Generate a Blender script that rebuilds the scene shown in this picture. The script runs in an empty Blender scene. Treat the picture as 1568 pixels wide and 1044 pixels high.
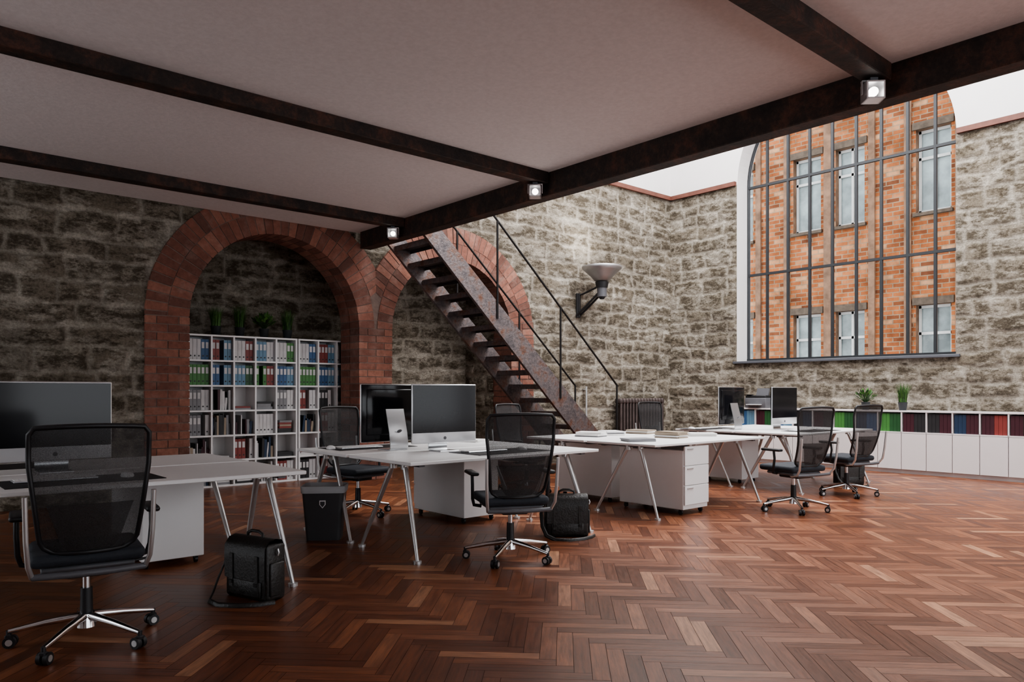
import bpy, bmesh, math, random, bisect
from mathutils import Vector, Matrix, Euler
from mathutils import noise as mnoise
random.seed(7)
sc = bpy.context.scene
COL = sc.collection
pi = math.pi
try:
    sc.view_settings.look = 'AgX - Medium High Contrast'
except Exception: pass

# ------------------------------------------------------------------ materials
def new_mat(name):
    m = bpy.data.materials.new(name); m.use_nodes = True
    nt = m.node_tree
    b = nt.nodes['Principled BSDF']
    return m, nt, b
def N(nt, t, **kw):
    n = nt.nodes.new(t)
    for k, v in kw.items():
        setattr(n, k, v)
    return n
def L(nt, a, b): nt.links.new(a, b)
def setin(n, **kw):
    for k, v in kw.items(): n.inputs[k.replace('_', ' ')].default_value = v
def ramp(nt, fac, stops):
    r = N(nt, 'ShaderNodeValToRGB')
    els = r.color_ramp.elements
    els[0].position = stops[0][0]; els[0].color = (*stops[0][1], 1)
    els[1].position = stops[-1][0]; els[1].color = (*stops[-1][1], 1)
    for p, c in stops[1:-1]:
        e = els.new(p); e.color = (*c, 1)
    L(nt, fac, r.inputs['Fac'])
    return r
def mixc(nt, a, b, fac, mode='MIX'):
    m = N(nt, 'ShaderNodeMix', data_type='RGBA', blend_type=mode)
    for sock, v in ((m.inputs['Factor'], fac), (m.inputs['A'], a), (m.inputs['B'], b)):
        if isinstance(v, (int, float)): sock.default_value = v
        elif isinstance(v, tuple): sock.default_value = (*v, 1)
        else: L(nt, v, sock)
    return m.outputs['Result']
def math_n(nt, op, a, b=0.5, clamp=False):
    m = N(nt, 'ShaderNodeMath', operation=op); m.use_clamp = clamp
    for i, v in enumerate((a, b)):
        if isinstance(v, (int, float)): m.inputs[i].default_value = v
        else: L(nt, v, m.inputs[i])
    return m.outputs[0]
def noise(nt, vec, scale, detail=4, rough=0.55):
    n = N(nt, 'ShaderNodeTexNoise')
    n.inputs['Scale'].default_value = scale; n.inputs['Detail'].default_value = detail
    n.inputs['Roughness'].default_value = rough
    if vec is not None: L(nt, vec, n.inputs['Vector'])
    return n.outputs['Fac']
def bump(nt, b, h, strength=0.5, dist=0.02):
    bp = N(nt, 'ShaderNodeBump'); bp.inputs['Strength'].default_value = strength
    bp.inputs['Distance'].default_value = dist
    L(nt, h, bp.inputs['Height']); L(nt, bp.outputs[0], b.inputs['Normal'])

def simple(name, col, rough=0.5, metal=0.0, var=0.06, nscale=8, bmp=0.0, coat=0.0, spec=0.5):
    m, nt, b = new_mat(name)
    tc = N(nt, 'ShaderNodeTexCoord')
    f = noise(nt, tc.outputs['Object'], nscale)
    c2 = tuple(min(1, c * (1 + var)) for c in col); c1 = tuple(c * (1 - var) for c in col)
    L(nt, ramp(nt, f, [(0.3, c1), (0.7, c2)]).outputs[0], b.inputs['Base Color'])
    b.inputs['Roughness'].default_value = rough
    b.inputs['Metallic'].default_value = metal
    b.inputs['Coat Weight'].default_value = coat
    b.inputs['Specular IOR Level'].default_value = spec
    if bmp: bump(nt, b, f, bmp, 0.01)
    return m

def uv_world(nt, axis):
    tc = N(nt, 'ShaderNodeTexCoord'); s = N(nt, 'ShaderNodeSeparateXYZ'); c = N(nt, 'ShaderNodeCombineXYZ')
    L(nt, tc.outputs['Object'], s.inputs[0])
    L(nt, s.outputs[axis], c.inputs[0]); L(nt, s.outputs['Z'], c.inputs[1])
    return tc.outputs['Object'], c.outputs[0]

def stone_mat():
    m, nt, b = new_mat('rough_stone')
    tc = N(nt, 'ShaderNodeTexCoord'); obj = tc.outputs['Object']
    ai = N(nt, 'ShaderNodeAttribute'); ai.attribute_name = 'inner'
    at = N(nt, 'ShaderNodeAttribute'); at.attribute_name = 'tone'
    inner, tone = ai.outputs['Fac'], at.outputs['Fac']
    mp = N(nt, 'ShaderNodeMapping'); mp.inputs['Scale'].default_value = (1, 1, 1.9)
    L(nt, obj, mp.inputs['Vector'])
    n1 = noise(nt, mp.outputs[0], 3.6, 10, 0.74)
    n2 = noise(nt, mp.outputs[0], 15, 8, 0.78)
    n3 = noise(nt, obj, 0.7, 3)
    n4 = noise(nt, obj, 40, 5, 0.7)
    mp2 = N(nt, 'ShaderNodeMapping'); mp2.inputs['Scale'].default_value = (1, 1, 2.4); mp2.inputs['Location'].default_value = (5, 3, 8)
    L(nt, obj, mp2.inputs['Vector'])
    n5 = noise(nt, mp2.outputs[0], 2.0, 9, 0.72)
    s = math_n(nt, 'ADD', math_n(nt, 'MULTIPLY', n1, 0.6), math_n(nt, 'MULTIPLY', n2, 0.4))
    s = math_n(nt, 'ADD', s, math_n(nt, 'MULTIPLY', math_n(nt, 'SUBTRACT', tone, 0.5), 0.06))
    dark = ramp(nt, s, [(0.455, (0, 0, 0)), (0.545, (1, 1, 1))]).outputs[0]
    patch = ramp(nt, n5, [(0.50, (0, 0, 0)), (0.57, (1, 1, 1))]).outputs[0]
    light = ramp(nt, n2, [(0.3, (0.49, 0.450, 0.390)), (0.65, (0.72, 0.68, 0.615))]).outputs[0]
    mid = ramp(nt, tone, [(0.0, (0.255, 0.222, 0.178)), (0.5, (0.35, 0.312, 0.26)), (1.0, (0.46, 0.42, 0.36))]).outputs[0]
    joint = math_n(nt, 'SUBTRACT', 1.0, inner)
    jm = math_n(nt, 'MULTIPLY', joint, math_n(nt, 'ADD', math_n(nt, 'MULTIPLY', n1, 1.4), -0.14), True)
    lm = math_n(nt, 'ADD', jm, math_n(nt, 'MULTIPLY', patch, 0.62), True)
    c = mixc(nt, mid, light, lm)
    dm = math_n(nt, 'MULTIPLY', dark, math_n(nt, 'ADD', math_n(nt, 'MULTIPLY', inner, 0.62), 0.25))
    dm = math_n(nt, 'MULTIPLY', dm, math_n(nt, 'SUBTRACT', 1.0, math_n(nt, 'MULTIPLY', patch, 0.42)))
    c = mixc(nt, c, (0.085, 0.068, 0.048), dm)  # dark mottling of the stone, with shading of its pits put into the colour
    v4 = ramp(nt, n4, [(0.3, (0.60, 0.58, 0.56)), (0.62, (1.15, 1.15, 1.15))]).outputs[0]
    c = mixc(nt, c, v4, 0.9, 'MULTIPLY')
    var = ramp(nt, n3, [(0.3, (0.78, 0.76, 0.73)), (0.7, (1.07, 1.05, 1.02))])
    c = mixc(nt, c, var.outputs[0], 1.0, 'MULTIPLY')
    L(nt, c, b.inputs['Base Color'])
    b.inputs['Roughness'].default_value = 0.93
    b.inputs['Specular IOR Level'].default_value = 0.15
    h = math_n(nt, 'SUBTRACT', math_n(nt, 'MULTIPLY', n2, 1.0), math_n(nt, 'MULTIPLY', dark, 0.35))
    h = math_n(nt, 'ADD', h, math_n(nt, 'MULTIPLY', n4, 0.35))
    bump(nt, b, h, 1.0, 0.045)
    return m

def rnd_brick_mat(name, stops, rough=0.85):
    m, nt, b = new_mat(name)
    at = N(nt, 'ShaderNodeAttribute'); at.attribute_name = 'rnd'
    tc = N(nt, 'ShaderNodeTexCoord')
    n1 = noise(nt, tc.outputs['Object'], 14, 6, 0.7)
    n2 = noise(nt, tc.outputs['Object'], 3, 5, 0.7)
    r = ramp(nt, at.outputs['Fac'], stops)
    v = ramp(nt, n1, [(0.3, (0.65, 0.62, 0.6)), (0.65, (1.1, 1.1, 1.1))])
    c = mixc(nt, r.outputs[0], v.outputs[0], 1.0, 'MULTIPLY')
    c = mixc(nt, c, (0.34, 0.24, 0.20), ramp(nt, n2, [(0.5, (0, 0, 0)), (0.75, (0.5, 0.5, 0.5))]).outputs[0])
    L(nt, c, b.inputs['Base Color'])
    b.inputs['Roughness'].default_value = rough
    bump(nt, b, n1, 0.6, 0.01)
    return m

def floor_mat():
    m, nt, b = new_mat('parquet')
    at = N(nt, 'ShaderNodeAttribute'); at.attribute_name = 'rnd'
    uv = N(nt, 'ShaderNodeUVMap')
    mp = N(nt, 'ShaderNodeMapping'); mp.inputs['Scale'].default_value = (2.2, 26, 1)
    L(nt, uv.outputs[0], mp.inputs[0])
    g = noise(nt, mp.outputs[0], 2.0, 6, 0.65)
    mp2 = N(nt, 'ShaderNodeMapping'); mp2.inputs['Scale'].default_value = (3, 10, 1)
    L(nt, uv.outputs[0], mp2.inputs[0])
    g2 = noise(nt, mp2.outputs[0], 1.2, 3, 0.5)
    r = ramp(nt, at.outputs['Fac'], [(0.0, (0.100, 0.033, 0.016)), (0.35, (0.140, 0.047, 0.021)), (0.7, (0.185, 0.065, 0.029)), (0.93, (0.235, 0.090, 0.042)), (1.0, (0.36, 0.185, 0.105))])
    v = ramp(nt, g, [(0.3, (0.55, 0.5, 0.47)), (0.6, (1.15, 1.13, 1.11))])
    v2 = ramp(nt, g2, [(0.3, (0.78, 0.78, 0.78)), (0.7, (1.14, 1.14, 1.14))])
    c = mixc(nt, mixc(nt, r.outputs[0], v.outputs[0], 1.0, 'MULTIPLY'), v2.outputs[0], 1.0, 'MULTIPLY')
    L(nt, c, b.inputs['Base Color'])
    rr = ramp(nt, math_n(nt, 'ADD', math_n(nt, 'MULTIPLY', g, 0.6), math_n(nt, 'MULTIPLY', at.outputs['Fac'], 0.4)), [(0.1, (0.25,) * 3), (0.9, (0.44,) * 3)])
    L(nt, rr.outputs[0], b.inputs['Roughness'])
    b.inputs['Specular IOR Level'].default_value = 0.5
    bump(nt, b, g, 0.35, 0.002)
    return m

def rust_mat(name, c1, c2, c3, rough=0.6, metal=0.25):
    m, nt, b = new_mat(name)
    tc = N(nt, 'ShaderNodeTexCoord')
    n1 = noise(nt, tc.outputs['Object'], 5, 9, 0.75)
    n2 = noise(nt, tc.outputs['Object'], 28, 6, 0.7)
    r = ramp(nt, n1, [(0.38, c1), (0.5, c2), (0.62, c3)])
    v = ramp(nt, n2, [(0.3, (0.6,) * 3), (0.7, (1.3,) * 3)])
    L(nt, mixc(nt, r.outputs[0], v.outputs[0], 1.0, 'MULTIPLY'), b.inputs['Base Color'])
    b.inputs['Roughness'].default_value = rough; b.inputs['Metallic'].default_value = metal
    bump(nt, b, n2, 0.7, 0.012)
    return m

def ext_brick_mat():
    m, nt, b = new_mat('facade_brick')
    obj, uv = uv_world(nt, 'Y')
    br = N(nt, 'ShaderNodeTexBrick'); L(nt, uv, br.inputs['Vector'])
    setin(br, Scale=1.0, Mortar_Size=0.014, Mortar_Smooth=0.2, Bias=0.0, Brick_Width=0.33, Row_Height=0.115)
    br.inputs['Color1'].default_value = (0, 0, 0, 1); br.inputs['Color2'].default_value = (1, 1, 1, 1)
    r = ramp(nt, br.outputs['Color'], [(0.0, (0.17, 0.068, 0.038)), (0.3, (0.33, 0.115, 0.050)), (0.75, (0.42, 0.155, 0.066)), (1.0, (0.50, 0.29, 0.17))])
    c = mixc(nt, r.outputs[0], (0.30, 0.22, 0.15), br.outputs['Fac'])
    n = noise(nt, obj, 0.9, 8, 0.75)
    v = ramp(nt, n, [(0.38, (0.58, 0.56, 0.54)), (0.6, (1.12, 1.1, 1.05))])
    L(nt, mixc(nt, c, v.outputs[0], 1.0, 'MULTIPLY'), b.inputs['Base Color'])
    b.inputs['Roughness'].default_value = 0.9
    b.inputs['Specular IOR Level'].default_value = 0.1
    return m

def mesh_fabric():
    m, nt, b = new_mat('chair_mesh')
    tc = N(nt, 'ShaderNodeTexCoord')
    w = noise(nt, tc.outputs['Object'], 350, 1)
    f = ramp(nt, w, [(0.35, (0.74,) * 3), (0.65, (0.87,) * 3)])
    L(nt, f.outputs[0], b.inputs['Alpha'])
    b.inputs['Base Color'].default_value = (0.026, 0.025, 0.026, 1)
    b.inputs['Roughness'].default_value = 0.7
    return m

M_stone = stone_mat()
M_brick = rnd_brick_mat('arch_brick', [(0, (0.120, 0.052, 0.038)), (0.5, (0.205, 0.080, 0.056)), (1, (0.29, 0.128, 0.090))])
M_mortar = simple('mortar', (0.18, 0.13, 0.11), 0.95, var=0.2, nscale=20, bmp=0.4)
M_plaster = simple('plaster_white', (0.68, 0.655, 0.65), 0.85, var=0.02, nscale=3)
M_ceil = simple('ceiling_plaster', (0.62, 0.57, 0.56), 0.9, var=0.05, nscale=30, bmp=0.25)
M_floor = floor_mat()
M_gap = simple('floor_gap', (0.04, 0.016, 0.010), 0.8)
M_beam = rust_mat('rusty_beam', (0.014, 0.010, 0.009), (0.032, 0.020, 0.016), (0.085, 0.036, 0.024))
M_stair = rust_mat('rusty_stair', (0.09, 0.080, 0.085), (0.17, 0.145, 0.145), (0.16, 0.080, 0.055), 0.40, 0.5)
M_tread = rust_mat('stair_tread', (0.03, 0.026, 0.027), (0.06, 0.050, 0.050), (0.07, 0.040, 0.030), 0.5, 0.4)
M_trim = simple('trim_wood', (0.13, 0.045, 0.03), 0.6, var=0.2)
M_iron = simple('dark_iron', (0.022, 0.020, 0.020), 0.5, 0.5)
M_frame = simple('window_iron', (0.030, 0.033, 0.037), 0.5, 0.3)
M_sill = simple('window_sill_metal', (0.10, 0.105, 0.12), 0.5, 0.2)
M_white = simple('white_laminate', (0.74, 0.735, 0.735), 0.4, var=0.01)
M_cab = simple('cabinet_white', (0.66, 0.62, 0.62), 0.45, var=0.01)
M_chrome = simple('chrome', (0.75, 0.75, 0.76), 0.14, 1.0, var=0.02)
M_alu = simple('aluminium', (0.72, 0.73, 0.75), 0.32, 0.9, var=0.02)
M_leg = simple('leg_grey', (0.60, 0.60, 0.60), 0.3, 0.7, var=0.02)
M_blk = simple('black_plastic', (0.015, 0.015, 0.017), 0.45)
M_grey = simple('grey_plastic', (0.10, 0.10, 0.11), 0.45)
M_seat = simple('seat_fabric', (0.020, 0.024, 0.032), 0.75, var=0.15, nscale=60, bmp=0.2)
M_mesh = mesh_fabric()
M_screen = simple('screen_glass', (0.008, 0.008, 0.010), 0.12, 0.0, spec=0.3)
M_leather = simple('black_leather', (0.018, 0.017, 0.016), 0.42, var=0.3, nscale=60, bmp=0.35)
M_bin = simple('bin_plastic', (0.045, 0.046, 0.050), 0.4)
M_liner = simple('bin_liner', (0.36, 0.37, 0.38), 0.5)
M_pot = simple('pot_dark', (0.03, 0.035, 0.04), 0.6)
M_leaf = simple('leaf', (0.06, 0.16, 0.028), 0.55, var=0.45, nscale=25)
M_leafd = simple('leaf_dark', (0.025, 0.07, 0.018), 0.6, var=0.45, nscale=25)
M_rad = simple('radiator_iron', (0.085, 0.065, 0.062), 0.5, 0.3, var=0.2)
M_dish = simple('lamp_dish_metal', (0.45, 0.45, 0.46), 0.4, 0.8)
M_pad = simple('desk_pad', (0.02, 0.02, 0.022), 0.6, spec=0.3)
M_paper = simple('paper', (0.72, 0.71, 0.69), 0.7)
M_ext = ext_brick_mat()
M_extd = simple('facade_lintel', (0.10, 0.075, 0.055), 0.9, var=0.3)
M_exts = simple('facade_pilaster', (0.21, 0.125, 0.078), 0.9, var=0.4, nscale=3)
M_extg = simple('facade_glass', (0.25, 0.30, 0.30), 0.1, var=0.5, nscale=1.5)
M_extf = simple('facade_window_frame', (0.55, 0.55, 0.53), 0.6)
M_street = simple('asphalt', (0.12, 0.12, 0.12), 0.9, var=0.2)
M_bulb, nt, b = new_mat('spot_bulb')
b.inputs['Emission Color'].default_value = (1, 0.93, 0.85, 1); b.inputs['Emission Strength'].default_value = 6
BC = {k: simple('binder_' + k, v, 0.5, var=0.08) for k, v in dict(white=(0.52, 0.51, 0.51), red=(0.21, 0.04, 0.035), blue=(0.035, 0.10, 0.22), green=(0.055, 0.19, 0.045), black=(0.02, 0.02, 0.022), grey=(0.20, 0.20, 0.21), sky=(0.12, 0.23, 0.33), maroon=(0.05, 0.012, 0.020), tan=(0.30, 0.24, 0.18), navy=(0.013, 0.032, 0.07), dgreen=(0.02, 0.085, 0.028)).items()}

# ------------------------------------------------------------------ mesh builder
class MB:
    def __init__(s):
        s.bm = bmesh.new(); s.mats = []
    def mi(s, m):
        if m not in s.mats: s.mats.append(m)
        return s.mats.index(m)
    def add(s, vs, fs, mat, smooth=False, M=None):
        bv = [s.bm.verts.new(M @ Vector(v) if M else Vector(v)) for v in vs]
        k = s.mi(mat); out = []
        for f in fs:
            try: fc = s.bm.faces.new([bv[i] for i in f])
            except ValueError: continue
            fc.material_index = k; fc.smooth = smooth; out.append(fc)
        return out
    def box(s, c, d, mat, rot=None, bev=0.0, seg=2, M=None):
        R = Matrix.Translation(Vector(c)) @ (Euler(rot).to_matrix().to_4x4() if rot else Matrix.Identity(4))
        if M: R = M @ R
        if bev <= 0:
            x, y, z = d[0] / 2, d[1] / 2, d[2] / 2
            vs = [(-x, -y, -z), (x, -y, -z), (x, y, -z), (-x, y, -z), (-x, -y, z), (x, -y, z), (x, y, z), (-x, y, z)]
            return s.add(vs, [(3, 2, 1, 0), (4, 5, 6, 7), (0, 1, 5, 4), (1, 2, 6, 5), (2, 3, 7, 6), (3, 0, 4, 7)], mat, M=R)
        t = bmesh.new(); bmesh.ops.create_cube(t, size=1.0)
        bmesh.ops.scale(t, vec=Vector(d), verts=t.verts)
        bmesh.ops.bevel(t, geom=list(t.edges), offset=bev, segments=seg, affect='EDGES', profile=0.5)
        t.verts.index_update()
        vs = [v.co.copy() for v in t.verts]; fs = [[v.index for v in f.verts] for f in t.faces]
        t.free()
        return s.add(vs, fs, mat, smooth=(seg > 1), M=R)
    def cyl(s, p1, p2, r1, mat, r2=None, n=16, cap=True):
        p1, p2 = Vector(p1), Vector(p2); r2 = r1 if r2 is None else r2
        d = (p2 - p1).normalized(); up = Vector((0, 0, 1)) if abs(d.z) < 0.9 else Vector((1, 0, 0))
        a = d.cross(up).normalized(); b = d.cross(a)
        vs = []
        for p, r in ((p1, r1), (p2, r2)):
            for i in range(n):
                t = 2 * pi * i / n; vs.append(p + a * math.cos(t) * r + b * math.sin(t) * r)
        s.add(vs, [(i, (i + 1) % n, n + (i + 1) % n, n + i) for i in range(n)], mat, True)
        if cap:
            s.add(vs[:n], [tuple(reversed(range(n)))], mat); s.add(vs[n:], [tuple(range(n))], mat)
    def tube(s, pts, r, mat, n=8, closed=False, flat=1.0):
        pts = [Vector(p) for p in pts]; m = len(pts); rings = []
        prev = None
        for i, p in enumerate(pts):
            if closed: d = (pts[(i + 1) % m] - pts[i - 1]).normalized()
            else: d = (pts[min(i + 1, m - 1)] - pts[max(i - 1, 0)]).normalized()
            if prev is None:
                up = Vector((0, 0, 1)) if abs(d.z) < 0.9 else Vector((0, 1, 0)); a = d.cross(up).normalized()
            else:
                a = (prev - d * prev.dot(d)).normalized()
            prev = a; b = d.cross(a)
            rr = r[i] if isinstance(r, (list, tuple)) else r
            rings.append([p + a * math.cos(2 * pi * k / n) * rr + b * math.sin(2 * pi * k / n) * rr * flat for k in range(n)])
        vs = [v for ring in rings for v in ring]; fs = []
        for i in range(m if closed else m - 1):
            j = (i + 1) % m
            for k in range(n): fs.append((i * n + k, i * n + (k + 1) % n, j * n + (k + 1) % n, j * n + k))
        s.add(vs, fs, mat, True)
        if not closed:
            s.add(rings[0], [tuple(reversed(range(n)))], mat); s.add(rings[-1], [tuple(range(n))], mat)
    def lathe(s, c, prof, mat, n=28):
        c = Vector(c); vs = []
        for r, z in prof:
            for i in range(n): vs.append(c + Vector((r * math.cos(2 * pi * i / n), r * math.sin(2 * pi * i / n), z)))
        fs = [(j * n + i, j * n + (i + 1) % n, (j + 1) * n + (i + 1) % n, (j + 1) * n + i) for j in range(len(prof) - 1) for i in range(n)]
        s.add(vs, fs, mat, True)
    def surf(s, rows, mat, smooth=True):
        n = len(rows[0]); vs = [v for r in rows for v in r]
        s.add(vs, [(j * n + i, j * n + i + 1, (j + 1) * n + i + 1, (j + 1) * n + i) for j in range(len(rows) - 1) for i in range(n - 1)], mat, smooth)
    def quad(s, pts, mat): return s.add(pts, [tuple(range(len(pts)))], mat)
    def prism(s, poly, vec, mat):
        n = len(poly); v = Vector(vec); vs = [Vector(p) for p in poly] + [Vector(p) + v for p in poly]
        s.add(vs, [tuple(reversed(range(n))), tuple(range(n, 2 * n))] + [(i, (i + 1) % n, n + (i + 1) % n, n + i) for i in range(n)], mat)
    def mesh(s, name, fixn=True):
        if fixn: bmesh.ops.recalc_face_normals(s.bm, faces=s.bm.faces)
        me = bpy.data.meshes.new(name); s.bm.to_mesh(me); s.bm.free()
        for m in s.mats: me.materials.append(m)
        return me
    def obj(s, name, loc=(0, 0, 0), rz=0, fixn=True, parent=None):
        return place(name, s.mesh(name, fixn), loc, rz, parent)
def place(name, me, loc=(0, 0, 0), rz=0, parent=None):
    o = bpy.data.objects.new(name, me); COL.objects.link(o)
    o.location = loc; o.rotation_euler = (0, 0, math.radians(rz))
    if parent: o.parent = parent
    return o

# ------------------------------------------------------------------ dimensions
XW, YN = 12.5, 9.42
XL, YS = -3.6, -4.0
ZC, ZT, ZR = 3.48, 5.15, 7.8
YB = 10.6
R_IN, R_OUT, SPR = 1.15, 1.65, 2.15
ARC = [4.17, 7.01]

# ------------------------------------------------------------------ real relief stone masonry
class Courses:
    def __init__(s, seed, u0, u1):
        r = random.Random(seed); s.z = [-.1]; s.u = []; s.t = []; s.d = []
        while s.z[-1] < 6:
            s.z.append(s.z[-1] + r.uniform(.215, .31))
            row = [u0 - r.uniform(.2, 1)]
            while row[-1] < u1 + 1: row.append(row[-1] + r.uniform(.32, .9))
            s.u.append(row); s.t.append([r.random() for _ in row]); s.d.append([r.random() for _ in row])
    def sample(s, u, z, w):
        wx = mnoise.noise(Vector((u * 2.3, z * 2.3, w))) * .06 + mnoise.noise(Vector((u * 9, z * 9, w + 7))) * .034
        wz = mnoise.noise(Vector((u * 1.7, z * 2.3, w + 20))) * .06 + mnoise.noise(Vector((u * 8, z * 9, w + 27))) * .036
        u += wx; z += wz
        i = max(0, min(len(s.u) - 1, bisect.bisect_right(s.z, z) - 1))
        row = s.u[i]; j = max(0, min(len(row) - 2, bisect.bisect_right(row, u) - 1))
        d = min(u - row[j], row[j + 1] - u, z - s.z[i], s.z[i + 1] - z)
        jw = .003 + .012 * mnoise.noise(Vector((u * 1.3, z * 1.9, w + 40)))
        q = max(0, min(1, (d - jw) / .044)); inner = q * q * (3 - 2 * q)
        n = mnoise.noise(Vector((u * 6, z * 9, w + 3))) * .55 + mnoise.noise(Vector((u * 17, z * 22, w + 5))) * .5
        h = inner * (.010 + .015 * s.d[i][j]) + n * .018 * (.4 + .6 * inner)
        return h, inner, s.t[i][j]

def stone_patch(name, fn, u0, u1, z0, z1, step, courses, w, keep=None, fade=(), parent=None):
    nu = max(2, int(round((u1 - u0) / step))); nz = max(2, int(round((z1 - z0) / step)))
    vs = []; inn = []; ton = []; us = [u0 + (u1 - u0) * i / nu for i in range(nu + 1)]
    for j in range(nz + 1):
        z = z0 + (z1 - z0) * j / nz
        for u in us:
            h, a, t = courses.sample(u, z, w)
            for fu in fade:
                k = min(1, abs(u - fu) / .03); h = h * k + .018 * (1 - k)
            vs.append(fn(u, z, h)); inn.append(a); ton.append(t)
    m = nu + 1; fs = []
    for j in range(nz):
        zc = z0 + (z1 - z0) * (j + .5) / nz
        for i in range(nu):
            if keep and not keep((us[i] + us[i + 1]) / 2, zc): continue
            fs.append((j * m + i, j * m + i + 1, (j + 1) * m + i + 1, (j + 1) * m + i))
    me = bpy.data.meshes.new(name); me.from_pydata(vs, [], fs)
    for nm, arr in (('inner', inn), ('tone', ton)):
        a = me.attributes.new(nm, 'FLOAT', 'POINT'); a.data.foreach_set('value', arr)
    me.polygons.foreach_set('use_smooth', [True] * len(me.polygons))
    me.materials.append(M_stone); me.update()
    return place(name, me, parent=parent)

# ------------------------------------------------------------------ floor
def build_floor():
    n, W = 6, 0.080; Lp = n * W; g = 0.0010
    bm = bmesh.new(); fl = bm.faces.layers.float.new('rnd'); uvl = bm.loops.layers.uv.new('UVMap')
    ca = math.cos(pi / 4)
    cx, cy = 4.5, 3.3; R = int(13.5 / W)
    def addp(a, b, wa, wb, horiz):
        x0, x1, y0, y1 = a * W + g, (a + wa) * W - g, b * W + g, (b + wb) * W - g
        mx, my = (x0 + x1) / 2, (y0 + y1) / 2
        X = cx + ca * (mx - my); Y = cy + ca * (mx + my)
        if X < XL - .5 or X > XW + .5 or Y < YS - .5 or Y > YB + .5: return
        vs = []
        tx, ty = random.uniform(-.003, .003), random.uniform(-.003, .003)
        for (x, y) in ((x0, y0), (x1, y0), (x1, y1), (x0, y1)):
            vs.append(bm.verts.new((cx + ca * (x - y), cy + ca * (x + y), tx * (x - mx) * (.3 if horiz else 1) + ty * (y - my) * (1 if horiz else .3))))
        f = bm.faces.new(vs); f[fl] = random.random()
        ou, ov = random.random() * 50, random.random() * 50
        uvs = [(0, 0), (Lp, 0), (Lp, W), (0, W)] if horiz else [(0, 0), (0, W), (Lp, W), (Lp, 0)]
        for lp, (u, v) in zip(f.loops, uvs): lp[uvl].uv = (u + ou, v + ov)
    for b in range(-R, R):
        for a in range(-R, R):
            k = (a - b) % (2 * n)
            if k == 0: addp(a, b, n, 1, True)
            elif k == 2 * n - 1: addp(a, b, 1, n, False)
    for co, no in (((XW, 0, 0), (1, 0, 0)), ((XL, 0, 0), (-1, 0, 0)), ((0, YB, 0), (0, 1, 0)), ((0, YS, 0), (0, -1, 0))):
        bmesh.ops.bisect_plane(bm, geom=list(bm.verts) + list(bm.edges) + list(bm.faces), plane_co=co, plane_no=no, clear_outer=True)
    k = [bm.verts.new(p) for p in ((XL, YS, -.003), (XW, YS, -.003), (XW, YB, -.003), (XL, YB, -.003))]
    f = bm.faces.new(k); f.material_index = 1
    me = bpy.data.meshes.new('floor'); bm.to_mesh(me); bm.free()
    me.materials.append(M_floor); me.materials.append(M_gap)
    place('floor', me)
build_floor()

# ------------------------------------------------------------------ north wall with arches
w = MB()
w.quad([(XL, YN, ZT), (XW, YN, ZT), (XW, YN, ZR), (XL, YN, ZR)], M_plaster)
XA, XB = 2.3, ARC[1] + R_IN
ZN = 3.9
w.quad([(XA, YN + .03, ZN), (XA, YB, ZN), (XB + .6, YB, ZN), (XB + .6, YN + .03, ZN)], M_plaster)
w.quad([(XL, YN + .05, 0), (XA, YN + .05, 0), (XA, YN + .05, ZT), (XL, YN + .05, ZT)], M_plaster)
w.quad([(XB + .3, YN + .05, 0), (XW, YN + .05, 0), (XW, YN + .05, ZT), (XB + .3, YN + .05, ZT)], M_plaster)
w.quad([(XA, YB + .03, 0), (XB, YB + .03, 0), (XB, YB + .03, ZN), (XA, YB + .03, ZN)], M_plaster)
WN = w.obj('wall_north', fixn=False)
CN = Courses(5, XL, XW)
def keepN(u, z):
    for c in ARC:
        if abs(u - c) < R_OUT - .12 and z < SPR: return False
        if z >= SPR and (u - c) ** 2 + (z - SPR) ** 2 < (R_OUT - .12) ** 2: return False
    return True
stone_patch('stone_face', lambda u, z, h: (u, YN - h, z), XL, XW, 0, ZT, .02, CN, 1.0, keep=keepN, parent=WN)
stone_patch('stone_recess_back', lambda u, z, h: (u, YB - h, z), XA, XB, 0, ZN, .026, Courses(9, XA, XB), 11.0, parent=WN)
stone_patch('stone_recess_side', lambda u, z, h: (XB - h, u, z), YN + .4, YB, 0, ZN, .03, Courses(19, YN, YB), 13.0, parent=WN)
stone_patch('stone_recess_side_left', lambda u, z, h: (XA + h, u, z), YN + .02, YB, 0, ZN, .04, Courses(29, YN, YB), 17.0, parent=WN)

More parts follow.
